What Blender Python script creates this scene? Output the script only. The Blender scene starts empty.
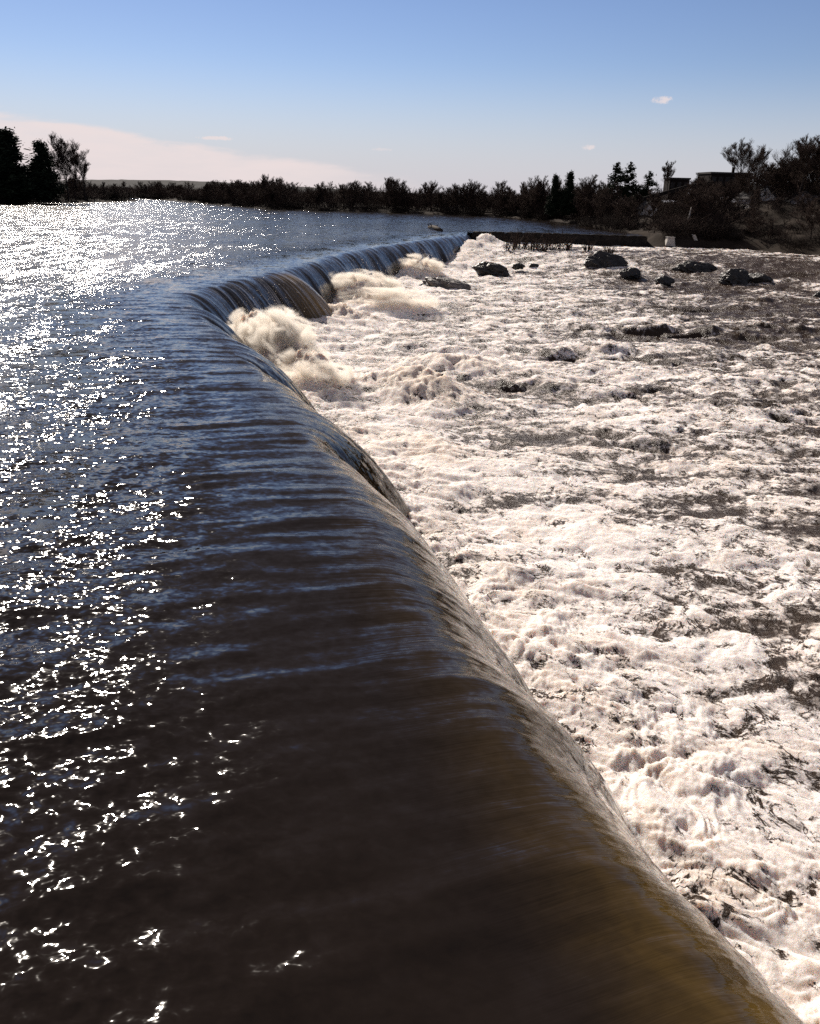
import bpy, math, random
import numpy as np
from mathutils import Vector, Matrix, Euler
R_ = math.radians
rng = np.random.default_rng(7); random.seed(7)
SC = bpy.context.scene; COL = SC.collection

# ------------------------------------------------------------------ noise
def _h(ix, iy, seed):
    h = (ix.astype(np.int64)*374761393 + iy.astype(np.int64)*668265263 + seed*974634777) & 0xFFFFFFFF
    h = ((h ^ (h >> 13))*1274126177) & 0xFFFFFFFF
    return (h ^ (h >> 16)) & 0xFFFFFFFF
def perlin(x, y, seed=0):
    x = np.asarray(x, float); y = np.asarray(y, float)
    ix = np.floor(x); iy = np.floor(y); fx = x-ix; fy = y-iy
    u = fx*fx*fx*(fx*(fx*6-15)+10); v = fy*fy*fy*(fy*(fy*6-15)+10)
    def g(a, b):
        an = _h(ix+a, iy+b, seed)*(2*np.pi/4294967296.0)
        return np.cos(an)*(fx-a)+np.sin(an)*(fy-b)
    return ((g(0,0)*(1-u)+g(1,0)*u)*(1-v)+(g(0,1)*(1-u)+g(1,1)*u)*v)*1.4
def fbm(x, y, seed, octs=4, gain=.5, lac=2.03):
    o = 0; a = 1; f = 1
    for k in range(octs):
        o = o+a*perlin(x*f+k*17.3, y*f-k*9.1, seed+k); a *= gain; f *= lac
    return o
def billow(x, y, seed, octs=5, gain=.5, lac=2.05):
    o = 0; a = 1; f = 1; s = 0
    for k in range(octs):
        o = o+a*np.abs(perlin(x*f+k*13.7, y*f+k*5.3, seed+k)); s += a; a *= gain; f *= lac
    return o/s
def sst(a, b, x):
    t = np.clip((x-a)/(b-a), 0, 1); return t*t*(3-2*t)

# ------------------------------------------------------------------ object helpers
def mesh_np(name, V, F, mats, smooth=True, attrs=None, uv=None, mat_idx=None):
    V = np.asarray(V, np.float32); F = np.asarray(F, np.int32)
    me = bpy.data.meshes.new(name); n = F.shape[1]
    me.vertices.add(len(V)); me.vertices.foreach_set('co', V.ravel())
    me.loops.add(F.size); me.loops.foreach_set('vertex_index', F.ravel())
    me.polygons.add(len(F))
    me.polygons.foreach_set('loop_start', np.arange(0, F.size, n, dtype=np.int32))
    me.polygons.foreach_set('loop_total', np.full(len(F), n, np.int32))
    me.polygons.foreach_set('use_smooth', np.full(len(F), smooth, bool))
    if mat_idx is not None: me.polygons.foreach_set('material_index', np.asarray(mat_idx, np.int32))
    for m in (mats if isinstance(mats, (list, tuple)) else [mats]): me.materials.append(m)
    me.update(calc_edges=True)
    for k, a in (attrs or {}).items():
        at = me.attributes.new(k, 'FLOAT', 'POINT'); at.data.foreach_set('value', np.asarray(a, np.float32))
    if uv is not None:
        at = me.attributes.new('flow', 'FLOAT_VECTOR', 'POINT')
        at.data.foreach_set('vector', np.asarray(uv, np.float32).ravel())
    me.validate()
    return me
def link(name, data, parent=None, loc=None, rz=0.):
    o = bpy.data.objects.new(name, data); COL.objects.link(o)
    if parent is not None: o.parent = parent
    if loc is not None: o.location = loc
    if rz: o.rotation_euler = (0, 0, rz)
    return o
def tag(o, label=None, cat=None, group=None, kind=None):
    if label: o['label'] = label
    if cat: o['category'] = cat
    if group: o['group'] = group
    if kind: o['kind'] = kind
    return o
def copy_thing(o, loc, rz, sc, label=None, group=None):
    c = o.copy(); COL.objects.link(c); c.location = loc; c.rotation_euler = (0, 0, rz); c.scale = sc
    if label: c['label'] = label
    if group: c['group'] = group
    for ch in list(o.children):
        d = ch.copy(); COL.objects.link(d); d.parent = c
    return c
class MB:
    """collects boxes, tubes and polygons into one mesh"""
    def __init__(s): s.v = []; s.f = []
    def add(s, v, f):
        b = len(s.v); s.v += [tuple(p) for p in v]; s.f += [tuple(i+b for i in q) for q in f]
    def box(s, x0, x1, y0, y1, z0, z1):
        s.add([(x, y, z) for z in (z0, z1) for y in (y0, y1) for x in (x0, x1)],
              [(0,2,3,1),(4,5,7,6),(0,1,5,4),(2,6,7,3),(0,4,6,2),(1,3,7,5)])
    def tube(s, pts, rad, n=6):
        b = len(s.v); up = Vector((0,0,1))
        for i, p in enumerate(pts):
            p = Vector(p); a = Vector(pts[max(0,i-1)]); c = Vector(pts[min(len(pts)-1,i+1)])
            d = (c-a).normalized(); e = d.cross(up if abs(d.z) < .9 else Vector((1,0,0))).normalized(); g = d.cross(e)
            for k in range(n):
                an = 2*math.pi*k/n; s.v.append(tuple(p+(e*math.cos(an)+g*math.sin(an))*rad[i]))
        for i in range(len(pts)-1):
            for k in range(n):
                s.f.append((b+i*n+k, b+i*n+(k+1)%n, b+(i+1)*n+(k+1)%n, b+(i+1)*n+k))
        s.f.append(tuple(b+k for k in range(n))[::-1]); s.f.append(tuple(b+(len(pts)-1)*n+k for k in range(n)))
    def mesh(s, name, mat, smooth=False):
        me = bpy.data.meshes.new(name); me.from_pydata(s.v, [], s.f); me.materials.append(mat)
        if smooth: me.polygons.foreach_set('use_smooth', [True]*len(me.polygons))
        me.update(); return me

# ------------------------------------------------------------------ materials
class NT:
    def __init__(s, name):
        s.m = bpy.data.materials.new(name); s.m.use_nodes = True; s.t = s.m.node_tree; s.t.nodes.clear()
    def n(s, typ, **kw):
        nd = s.t.nodes.new(typ)
        for k, v in kw.items():
            if k in nd.inputs: nd.inputs[k].default_value = v
            else: setattr(nd, k, v)
        return nd
    def l(s, a, b): s.t.links.new(a, b)
    def math(s, op, a, b=None, c=None, clamp=False):
        nd = s.t.nodes.new('ShaderNodeMath'); nd.operation = op; nd.use_clamp = clamp
        for i, q in enumerate((a, b, c)):
            if q is None: continue
            if isinstance(q, (int, float)): nd.inputs[i].default_value = q
            else: s.l(q, nd.inputs[i])
        return nd.outputs[0]
    def ramp(s, fac, a, b, c0=0., c1=1.):
        nd = s.t.nodes.new('ShaderNodeMapRange'); nd.interpolation_type = 'SMOOTHSTEP'
        s.l(fac, nd.inputs['Value']); nd.inputs['From Min'].default_value = a; nd.inputs['From Max'].default_value = b
        nd.inputs['To Min'].default_value = c0; nd.inputs['To Max'].default_value = c1
        return nd.outputs['Result']
    def mix(s, fac, a, b):
        nd = s.t.nodes.new('ShaderNodeMix'); nd.data_type = 'RGBA'
        if isinstance(fac, (int, float)): nd.inputs[0].default_value = fac
        else: s.l(fac, nd.inputs[0])
        for i, q in ((6, a), (7, b)):
            if isinstance(q, tuple): nd.inputs[i].default_value = (*q, 1)
            else: s.l(q, nd.inputs[i])
        return nd.outputs[2]
    def noise(s, vec, scale, detail=4, rough=.5, dist=0., mscale=None):
        if mscale is not None:
            mp = s.n('ShaderNodeMapping'); mp.inputs['Scale'].default_value = mscale; s.l(vec, mp.inputs['Vector']); vec = mp.outputs[0]
        nd = s.n('ShaderNodeTexNoise'); s.l(vec, nd.inputs['Vector'])
        nd.inputs['Scale'].default_value = scale; nd.inputs['Detail'].default_value = detail
        nd.inputs['Roughness'].default_value = rough; nd.inputs['Distortion'].default_value = dist
        return nd.outputs['Fac']
    def attr(s, name):
        nd = s.n('ShaderNodeAttribute'); nd.attribute_name = name; return nd
    def out(s, sh): 
        o = s.n('ShaderNodeOutputMaterial'); s.l(sh, o.inputs['Surface']); return s.m
def simple(name, c0, c1, scale, rough=.85, bump=0., detail=5):
    t = NT(name); tc = t.n('ShaderNodeTexCoord').outputs['Object']
    f = t.noise(tc, scale, detail, .6)
    p = t.n('ShaderNodeBsdfPrincipled', Roughness=rough); p.inputs['Specular IOR Level'].default_value = .5 if rough < .7 else .04
    t.l(t.mix(t.ramp(f, .3, .7), c0, c1), p.inputs['Base Color'])
    if bump:
        b = t.n('ShaderNodeBump', Distance=bump); t.l(t.noise(tc, scale*2.5, 8, .65), b.inputs['Height']); t.l(b.outputs[0], p.inputs['Normal'])
    return t.out(p.outputs[0])
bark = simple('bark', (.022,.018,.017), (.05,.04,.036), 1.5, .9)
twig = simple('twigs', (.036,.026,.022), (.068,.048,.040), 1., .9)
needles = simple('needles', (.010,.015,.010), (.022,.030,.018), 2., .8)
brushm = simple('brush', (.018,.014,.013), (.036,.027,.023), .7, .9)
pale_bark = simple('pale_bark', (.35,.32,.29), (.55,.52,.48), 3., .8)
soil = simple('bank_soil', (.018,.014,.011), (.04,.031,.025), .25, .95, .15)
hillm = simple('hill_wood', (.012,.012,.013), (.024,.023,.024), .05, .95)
concrete = simple('pale_concrete', (.34,.31,.28), (.52,.49,.45), 1.2, .8, .03)
stone = simple('dam_stone', (.014,.012,.011), (.03,.026,.024), 1.0, .8, .06)
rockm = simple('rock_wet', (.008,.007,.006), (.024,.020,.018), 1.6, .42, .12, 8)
rock_pale = simple('rock_grey', (.06,.052,.048), (.20,.175,.16), 1.3, .55, .14, 8)
wall_white = simple('painted_wall', (.5,.48,.46), (.62,.6,.58), .8, .7)
wall_grey = simple('grey_siding', (.16,.15,.15), (.24,.22,.22), .8, .7)
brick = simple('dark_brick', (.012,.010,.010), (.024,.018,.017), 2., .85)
roofm = simple('roof_shingle', (.035,.033,.034), (.07,.066,.066), 3., .8)
roof_grey = simple('roof_grey', (.12,.115,.115), (.2,.19,.19), 3., .75)
glassm = simple('window_glass', (.02,.022,.025), (.04,.042,.046), 1., .1)
logm = simple('drift_wood', (.03,.024,.02), (.10,.085,.07), 3., .8)

# ------------------------------------------------------------------ crest of the dam (plan)
CREST = [(14.0,-24),(8.2,-8),(5.2,-1),(2.85,5.2),(1.40,8.6),(.47,11.3),(-.45,14),(-1.10,17),(-2.0,20.3),(-3.85,25.4),(-5.5,30.8),
         (-8.1,37),(-11.2,45),(-14.2,52.5),(-16.2,58.5),(-16.4,63.5),(-15.2,70),(-13.4,79),(-11.5,90),(-9.7,104),(-7.5,116),
         (-2.5,132),(4.1,153.5),(8.5,167),(10.5,172.5),(14,174.5),(20,175),(30,174.2),(40,172.8),(46,171.8)]
def spline(P, n=60):
    P = np.array(P, float); P = np.vstack([2*P[0]-P[1], P, 2*P[-1]-P[-2]]); out = []
    for i in range(1, len(P)-2):
        a, b, c, d = P[i-1:i+3]
        l0, l1, l2 = [max(1e-6, np.linalg.norm(v)) for v in (b-a, c-b, d-c)]
        m1 = ((b-a)/l0*l1+(c-b)/l1*l0)/(l0+l1)*l1; m2 = ((c-b)/l1*l2+(d-c)/l2*l1)/(l1+l2)*l1
        t = np.linspace(0, 1, n, endpoint=False)[:, None]
        out.append((2*t**3-3*t**2+1)*b+(t**3-2*t**2+t)*m1+(-2*t**3+3*t**2)*c+(t**3-t**2)*m2)
    out.append(P[-2:-1]); return np.vstack(out)
Cf = spline(CREST); Sf = np.concatenate([[0], np.cumsum(np.linalg.norm(np.diff(Cf, axis=0), axis=1))])
def crest_at(s):
    x = np.interp(s, Sf, Cf[:,0]); y = np.interp(s, Sf, Cf[:,1])
    e = .35
    tx = np.interp(s+e, Sf, Cf[:,0])-np.interp(s-e, Sf, Cf[:,0]); ty = np.interp(s+e, Sf, Cf[:,1])-np.interp(s-e, Sf, Cf[:,1])
    l = np.hypot(tx, ty); tx /= l; ty /= l
    return x, y, -ty, tx                       # point and upstream normal
def s_of(px, py): return Sf[np.argmin((Cf[:,0]-px)**2+(Cf[:,1]-py)**2)]
S_CORNER = s_of(-16.4, 62); S_FOLD = s_of(-13.4, 80.5); S_END = s_of(9.8, 171)
KF = .30; PIER_X = 50.6
def tail_base(X, Y):
    return -4.5+2.8*sst(140, 172, Y+.45*X)

# ------------------------------------------------------------------ river above the dam, and the sheet that falls over it
SCALLOPS = [(-3.45, 24.6, .28, 3.4), (-8.0, 36.8, .34, 4.0), (1.15, 9.3, .10, 2.0), (-.1, 13.2, .07, 1.6), (-13., 49.5, .30, 3.2)]
def build_river(mat):
    s = [0.]; 
    while s[-1] < Sf[-1]:
        x, y, _, _ = crest_at(s[-1]); s.append(s[-1]+min(.8, max(.05, .0042*math.hypot(x, y))))
    s = np.minimum(np.array(s), Sf[-1]-.4); s = np.unique(s); ns = len(s)
    d = list(np.arange(0, 13, .07)); st = .07
    while d[-1] < 900: st *= 1.03; d.append(d[-1]+st)
    tq = np.linspace(0, 1, 64)[1:]; tq = 4.15*tq**.85
    t = np.concatenate([-np.array(d)[::-1], tq]); nt = len(t)
    cx, cy, nx, ny = crest_at(s)
    S = s[:, None]; T = t[None, :]
    tp = np.maximum(T, 0)
    fall_on = 1-sst(S_END-1.5, S_END+2.5, S)
    thr = .98+.16*perlin(S/4.3, S*0+.3, 5)+.10*perlin(S/1.7, S*0+.7, 6)
    thr = 1+(thr-1)*sst(S_CORNER-25, S_CORNER, S)
    for (px, py, am, ln_) in SCALLOPS:
        s0 = s_of(px, py); u = S-s0
        thr = thr+am*(np.exp(-((u-ln_)/(ln_*.62))**2)-.75*np.exp(-((u-.15)/np.where(u < 0, 2.6, .9))**2))
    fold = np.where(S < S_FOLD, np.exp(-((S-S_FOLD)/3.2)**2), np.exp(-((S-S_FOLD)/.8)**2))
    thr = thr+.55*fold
    TT = np.where(T > 0, T*thr, T)*np.ones_like(S)
    # far upstream the rows fan out with a direction that only ever turns one way, so they never cross
    ang = np.unwrap(np.arctan2(ny, nx)); sm_ = np.array([ang[np.abs(s-v) < 3.0].mean() for v in s]); mono = np.minimum.accumulate(sm_)
    mx_ = np.cos(mono)[:, None]; my_ = np.sin(mono)[:, None]; far_ = np.minimum(TT+6., 0); TT = np.maximum(TT, -6.)
    TT = np.where((T > 0), TT*fall_on+(1-fall_on)*0.02*T, TT)
    X = cx[:, None]-nx[:, None]*TT-mx_*far_; Y = cy[:, None]-ny[:, None]*TT-my_*far_
    Z = -KF*tp**2*fall_on-.25*tp*(1-fall_on)
    # gentle drawdown before the lip
    Z = Z-.10*np.exp(np.minimum(T,0)/1.3)*fall_on
    # ---- waves
    dist = np.hypot(X, Y)
    q = X*(-.95)+Y*(-.30); p = X*(-.30)+Y*.95
    wq = q+.6*perlin(p/3, q/3, 31); wp = p+.35*perlin(p/2.5, q/4, 30)
    near = 1-sst(45, 120, dist)
    w_flow = .070*(1-2.2*np.abs(perlin(wp/2.6, wq/8.0, 11)))+.038*(1-2*np.abs(perlin(wp/1.15, wq/3.8, 18)))+.034*perlin(wp/.50, wq/2.4, 12)+.006*perlin(wp/.28, wq/1.2, 13)
    w_iso = .06*perlin(X/2.6, Y/1.6, 14)+.028*perlin(X/1.0, Y/.75, 15)+.008*perlin(X/.42, Y/.36, 16)
    up = np.maximum(-T, 0)
    flow = np.exp(-up/9.0)
    amp_calm = .75+.25*sst(1.0, 6.0, up)
    Wv = (w_flow*flow*amp_calm+w_iso*(1-.75*flow)*(1-sst(0,2,T)))*near
    Wv = Wv*np.where(T > 0, np.maximum(0, 1-T/1.6), 1)
    Z = Z+Wv
    # ---- flutes down the falling sheet (pushed along the sheet's own normal)
    grow = sst(-1.5, 1.5, T)
    fl = (.15*perlin(S/.85+.15*perlin(S/3, T/2, 40), T/6, 21)+.055*perlin(S/.33, T/4, 22)+.022*perlin(S/.14, T/3, 23))*grow*fall_on
    farw = sst(S_CORNER-45, S_CORNER-12, S)
    fl_near = (.085*perlin(S/1.7+.3*perlin(S/4, T/2, 41), T/5, 24)+.030*perlin(S/.62+.3*perlin(S/1.5, T/1., 42), T/2.2, 25)+.010*perlin(S/.2, T/1.1, 26))*grow*sst(-.5, 2.2, T)
    fl = fl*farw+fl_near*(1-farw)
    slope = 2*KF*tp; ln = np.sqrt(1+slope**2)
    X = X-nx[:, None]*fl*slope/ln; Y = Y-ny[:, None]*fl*slope/ln; Z = Z+fl/ln
    V = np.stack([X, Y, Z], -1).reshape(-1, 3)
    idx = np.arange(ns*nt).reshape(ns, nt)
    F = np.stack([idx[:-1,:-1], idx[:-1,1:], idx[1:,1:], idx[1:,:-1]], -1).reshape(-1, 4)
    # cut the small tail of the sheet where the dry part of the dam stands
    keep = ~((S.repeat(nt,1)[:-1,:-1] > S_END+3) & (T.repeat(ns,0)[:-1,:-1] > .3)).reshape(-1)
    F = F[keep]
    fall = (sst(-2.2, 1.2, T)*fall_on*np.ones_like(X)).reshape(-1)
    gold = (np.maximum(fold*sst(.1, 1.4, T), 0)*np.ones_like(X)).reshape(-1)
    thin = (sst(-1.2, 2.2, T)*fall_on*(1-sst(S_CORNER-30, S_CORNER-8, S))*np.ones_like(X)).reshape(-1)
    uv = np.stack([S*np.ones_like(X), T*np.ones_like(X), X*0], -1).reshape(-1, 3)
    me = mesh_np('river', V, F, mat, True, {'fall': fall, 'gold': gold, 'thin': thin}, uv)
    return tag(link('river', me), kind='structure')

WA, WB, WC = 1.25, 1.30, 1.25
def water_mat():
    t = NT('river_water'); ob = t.n('ShaderNodeTexCoord').outputs['Object']
    fl = t.attr('flow').outputs['Vector']; fall = t.attr('fall').outputs['Fac']; gold = t.attr('gold').outputs['Fac']; thin = t.attr('thin').outputs['Fac']
    # ripples: small slopes of the surface, running with the current
    mp = t.n('ShaderNodeMapping'); mp.inputs['Rotation'].default_value = (0, 0, R_(-17.5)); t.l(ob, mp.inputs['Vector']); v = mp.outputs[0]
    fv = t.n('ShaderNodeSeparateXYZ'); t.l(fl, fv.inputs[0])
    calm = t.ramp(fv.outputs[1], -8., -1., 1., .26)
    def slopes(vec, ms, detail, rough, amp):
        m_ = t.n('ShaderNodeMapping'); m_.inputs['Scale'].default_value = ms; t.l(vec, m_.inputs['Vector'])
        nz = t.n('ShaderNodeTexNoise'); t.l(m_.outputs[0], nz.inputs['Vector']); nz.inputs['Scale'].default_value = 1.
        nz.inputs['Detail'].default_value = detail; nz.inputs['Roughness'].default_value = rough; nz.inputs['Distortion'].default_value = .35
        a_ = t.n('ShaderNodeVectorMath', operation='SUBTRACT'); t.l(nz.outputs['Color'], a_.inputs[0]); a_.inputs[1].default_value = (.5,.5,.5)
        b_ = t.n('ShaderNodeVectorMath', operation='MULTIPLY'); t.l(a_.outputs[0], b_.inputs[0]); b_.inputs[1].default_value = (amp, amp, 0); return b_.outputs[0]
    def vadd(a_, b_):
        nd = t.n('ShaderNodeVectorMath', operation='ADD'); t.l(a_, nd.inputs[0]); t.l(b_, nd.inputs[1]); return nd.outputs[0]
    sl = vadd(vadd(slopes(v, (1.4, 3.0, 1), 3, .6, WA), slopes(ob, (.60, .16, 1), 5, .68, WB)), slopes(ob, (5.5, 7.5, 1), 2, .5, WC))
    gust = t.ramp(t.noise(ob, .035, 3, .5), .35, .65, .7, 1.15)
    sc_ = t.n('ShaderNodeVectorMath', operation='SCALE'); t.l(sl, sc_.inputs[0]); t.l(t.math('MULTIPLY', calm, gust), sc_.inputs['Scale'])
    nrm = t.n('ShaderNodeVectorMath', operation='NORMALIZE'); t.l(vadd(t.n('ShaderNodeNewGeometry').outputs['Normal'], sc_.outputs[0]), nrm.inputs[0])
    str1 = t.noise(fl, 1., 5, .6, .2, (6., .25, 1))
    h2 = t.math('MULTIPLY', t.math('MULTIPLY', str1, t.math('SUBTRACT', .035, t.math('MULTIPLY', thin, .0335))), fall)
    bp = t.n('ShaderNodeBump', Distance=1., Strength=1.); t.l(h2, bp.inputs['Height']); t.l(nrm.outputs[0], bp.inputs['Normal'])
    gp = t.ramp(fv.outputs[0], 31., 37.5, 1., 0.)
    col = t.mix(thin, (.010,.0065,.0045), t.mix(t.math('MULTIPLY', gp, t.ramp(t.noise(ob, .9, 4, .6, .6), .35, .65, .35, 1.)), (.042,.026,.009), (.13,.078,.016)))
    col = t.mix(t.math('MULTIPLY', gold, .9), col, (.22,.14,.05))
    # aerated white threads on the falling sheet of the far part
    n2 = t.noise(fl, 1., 6, .7, .3, (4.5, .16, 1))
    past = t.math('MAXIMUM', t.ramp(fv.outputs[0], S_CORNER-6, S_CORNER+6), t.ramp(fv.outputs[1], 1.1, 2.6, 0., .18))
    wh = t.math('MULTIPLY', t.math('MULTIPLY', t.ramp(n2, .50, .70), t.ramp(fv.outputs[1], -.3, 1.2)), past)
    col = t.mix(t.math('MULTIPLY', wh, .8), col, (.60,.60,.63))
    dk = t.math('MULTIPLY', t.ramp(t.noise(fl, 1., 5, .65, .4, (3.2, .35, 1)), .50, .62), t.math('MULTIPLY', t.ramp(fv.outputs[1], .7, 1.3), thin))
    col = t.mix(t.math('MULTIPLY', dk, .8), col, (.010,.006,.004))
    p = t.n('ShaderNodeBsdfPrincipled', IOR=1.333)
    t.l(col, p.inputs['Base Color']); t.l(bp.outputs[0], p.inputs['Normal'])
    t.l(t.math('ADD', t.ramp(fv.outputs[1], -12., -3., .125, .045), t.math('MULTIPLY', wh, .4)), p.inputs['Roughness'])
    return t.out(p.outputs[0])
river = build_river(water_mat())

# ------------------------------------------------------------------ rapids below
cs = np.linspace(0, Sf[-1]-.4, 420); qx, qy, qnx, qny = crest_at(cs)
def crest_dist(X, Y):
    """distance downstream of the crest line and position along it"""
    X = X.ravel(); Y = Y.ravel(); t = np.empty_like(X); s = np.empty_like(X)
    for i in range(0, len(X), 20000):
        a = X[i:i+20000, None]-qx; b = Y[i:i+20000, None]-qy
        k = np.argmin(a*a+b*b, 1); r = np.arange(len(k))
        al = -(a[r,k]*qnx[k]+b[r,k]*qny[k]); t[i:i+20000] = np.sign(al)*np.sqrt(a[r,k]**2+b[r,k]**2); s[i:i+20000] = cs[k]
    return t, s
PLUMES = [  # x, y, length, width, heading, height
    (-9.2, 56.5, 5.2, 1.9, -62, 3.1), (-6.2, 50.5, 3.5, 1.7, -60, 1.9), (-12.0, 60.5, 2.2, 1.6, -60, 2.6),
    (-6.0, 92.0, 4.5, 2.6, -10, 2.8), (-3.0, 88.0, 5.0, 2.6, -20, 2.0), (-7.0, 80.0, 4.0, 2.0, -30, 1.2),
    (0.5, 124.0, 3.5, 2.5, 0, 2.6), (.6, 48.5, 4.2, 2.6, -45, 1.7), (3.2, 57.0, 4.5, 2.2, -25, 1.3),
    (9.0, 160.0, 3.0, 3.0, 0, 1.2), (13.5, 169.0, 3.0, 2.0, 0, 1.6), (1.0, 38.0, 3.0, 1.8, -50, .6)]
# standing waves and troughs in the rapids: x, y, long, short, heading, height
WAVES = [(24, 75, 9, 1.5, -8, -.9), (24, 77.5, 9, 1.6, -8, .8), (35, 80, 7, 1.5, -15, -.9), (36, 82.5, 7, 1.5, -15, .7), (14, 66, 5, 1.3, -5, .7), (12, 63.8, 5, 1.2, -5, -.6),
         (18, 88, 8, 1.6, 0, .6), (30, 98, 9, 1.8, -10, .6), (30, 95.5, 9, 1.5, -10, -.6), (10, 52, 4, 1.0, -10, .5), (12, 40, 5, 1., -20, -.5), (22, 48, 6, 1.2, -15, .5), (22, 46, 6, 1.1, -15, -.5)]
DARKS = [  # patches of dark open water: x, y, rx, ry, strength
    (22, 24, 5, 4.0, .95), (26, 30, 6, 3.5, .8), (20, 33, 4, 1.8, .6), (24, 74, 9, 3.5, .9), (36, 79, 7, 3.5, .9), (33, 93, 10, 3.5, .8), (9.5, 41, 4.5, 1.3, .8), (46, 100, 10, 7, .55), (40, 115, 12, 8, .4),
    (16, 20, 3, 1.5, .6), (30, 130, 14, 8, .25), (55, 135, 14, 12, .4), (14, 29, 4, 1.2, .5)]
ROCKS = [(4.3,113,3.1),(11.6,132,2.6),(31,141,3.5),(33,131,1.6),(35.6,122,1.5),(44,136,3.2),(47.2,126,2.2),(50.6,126.5,2.4),(16.4,141,1.5),(19,139,1.2)]
def g2(X, Y, x, y, a, b, hd):
    c, s = math.cos(R_(hd)), math.sin(R_(hd)); u = (X-x)*c+(Y-y)*s; v = -(X-x)*s+(Y-y)*c
    return np.exp(-(u/a)**2-(v/b)**2)
def build_rapids(mat):
    r = [7.5]
    while r[-1] < 235: r.append(r[-1]*1.0040+.002)
    az = np.radians(np.arange(-24, 62, .115)); r = np.array(r)
    A, Rr = np.meshgrid(az, r); X = Rr*np.sin(A); Y = Rr*np.cos(A); sh = X.shape
    t, s = crest_dist(X, Y); t = t.reshape(sh); s = s.reshape(sh)
    base = tail_base(X, Y)
    foot = np.exp(-((t-4.6)/2.6)**2)*(1-sst(S_END-2, S_END+4, s))
    wx = X+.9*fbm(X/3.1, Y/3.1, 50, 3); wy = Y+.9*fbm(X/3.1+40, Y/3.1, 51, 3)
    big = fbm(X/9, Y/6, 52, 3); mid = billow(wx/4.6+5, wy/3.0, 55, 4, .5)
    b1 = billow(wx/2.6, wy/2.2, 60, 6, .56)
    b2 = billow(wx/.75+9, wy/.75, 70, 4, .55)
    crisp = 1-sst(70, 200, Rr)*.5
    calm = 1.-.25*sst(90, 170, Rr)
    b3 = billow(wx/.26+3, wy/.26, 75, 3, .55)
    Z = base+.28*big*calm+(.62*(b1-.22)+(.12+.08*sst(30, 60, Rr))*(b2-.2)*crisp+.075*(b3-.2)*(1-sst(25, 60, Rr)))*(.65+.6*foot)*calm+.5*foot+.85*(mid-.2)*sst(30, 55, Rr)*(1-.4*sst(120, 180, Rr))
    plume = np.zeros(sh)
    for k_, (x, y, a, b, hd, h) in enumerate(PLUMES):
        g = g2(X, Y, x, y, a, b, hd); plume = np.maximum(plume, g); 
        Z = Z+h*g*((.45 if k_ < 7 else .72)+(1.1 if k_ < 7 else .6)*billow(wx/1.4+x, wy/1.4, 80, 6, .58 if k_ < 7 else .48))
    wv = np.zeros(sh); collar = np.zeros(sh)
    for (x, y, w_) in ROCKS:
        Z = Z+.42*w_/2.5*g2(wx*.4+X*.6, wy*.4+Y*.6, x-.25*w_, y+.75*w_, 1.1*w_, .6*w_, -10); collar += g2(wx*.5+X*.5, wy*.5+Y*.5, x, y, 1.55*w_, 1.25*w_, 0)
        collar -= .9*g2(wx*.5+X*.5, wy*.5+Y*.5, x+.6*w_, y-2.2*w_, .7*w_, 1.2*w_, 0)
    for (x, y, a, b, hd, h) in WAVES:
        g = g2(wx*.5+X*.5, wy*.5+Y*.5, x, y, a, b, hd); g = g*np.clip(.35+1.5*perlin(X/3.2, Y/2.2, 56), 0, 1.3); Z = Z+h*g; wv += h*g
    foam = .80-.0006*np.maximum(Rr-60, 0)+.04*sst(35, 60, Rr)-.20*sst(12, 45, X)*sst(26, 80, Rr)+.30*np.exp(-((t-5)/7)**2)+.22*big+.5*plume
    fa = X*.95+Y*.30; fb = -X*.30+Y*.95
    strk = fbm(fa/5.5+.5*perlin(X/4, Y/4, 91), fb/1.25, 92, 4, .55)+.6*fbm(fa/16, fb/4.5, 93, 3)
    foam += 1.05*(b1-.25)+.4*(b2-.2)+.42*strk-.10
    for (x, y, a, b, k) in DARKS: foam -= k*.95*np.exp(-((wx-x)/a)**2-((wy-y)/b)**2)*np.clip(.6+1.6*strk, 0, 1.3)
    foam -= .30*np.clip(-wv, 0, 1)-.30*np.clip(collar, -1, 1)
    foam -= .04*sst(100, 150, Rr)*sst(18, 40, X)
    tan = np.clip(.9*plume*sst(-13.5, -3, -X)+.25*foot+.30*perlin(X/6, Y/4, 90), 0, 1)
    # the falling sheet hides what is behind it
    V = np.stack([X, Y, Z], -1).reshape(-1, 3)
    idx = np.arange(X.size).reshape(sh)
    F = np.stack([idx[:-1,:-1], idx[:-1,1:], idx[1:,1:], idx[1:,:-1]], -1).reshape(-1, 4)
    lim = np.where(s > S_END+1, -.3, 2.6)
    ok = (t > lim)
    okf = (ok[:-1,:-1] & ok[1:,1:] & ok[1:,:-1] & ok[:-1,1:]).reshape(-1)
    F = F[okf]
    used = np.zeros(len(V), bool); used[F.ravel()] = True; mp = np.cumsum(used)-1
    me = mesh_np('rapids', V[used], mp[F][:, ::-1], mat, True, {'foam': foam.ravel()[used], 'tan': tan.ravel()[used]})
    return tag(link('rapids', me), kind='structure')
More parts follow.
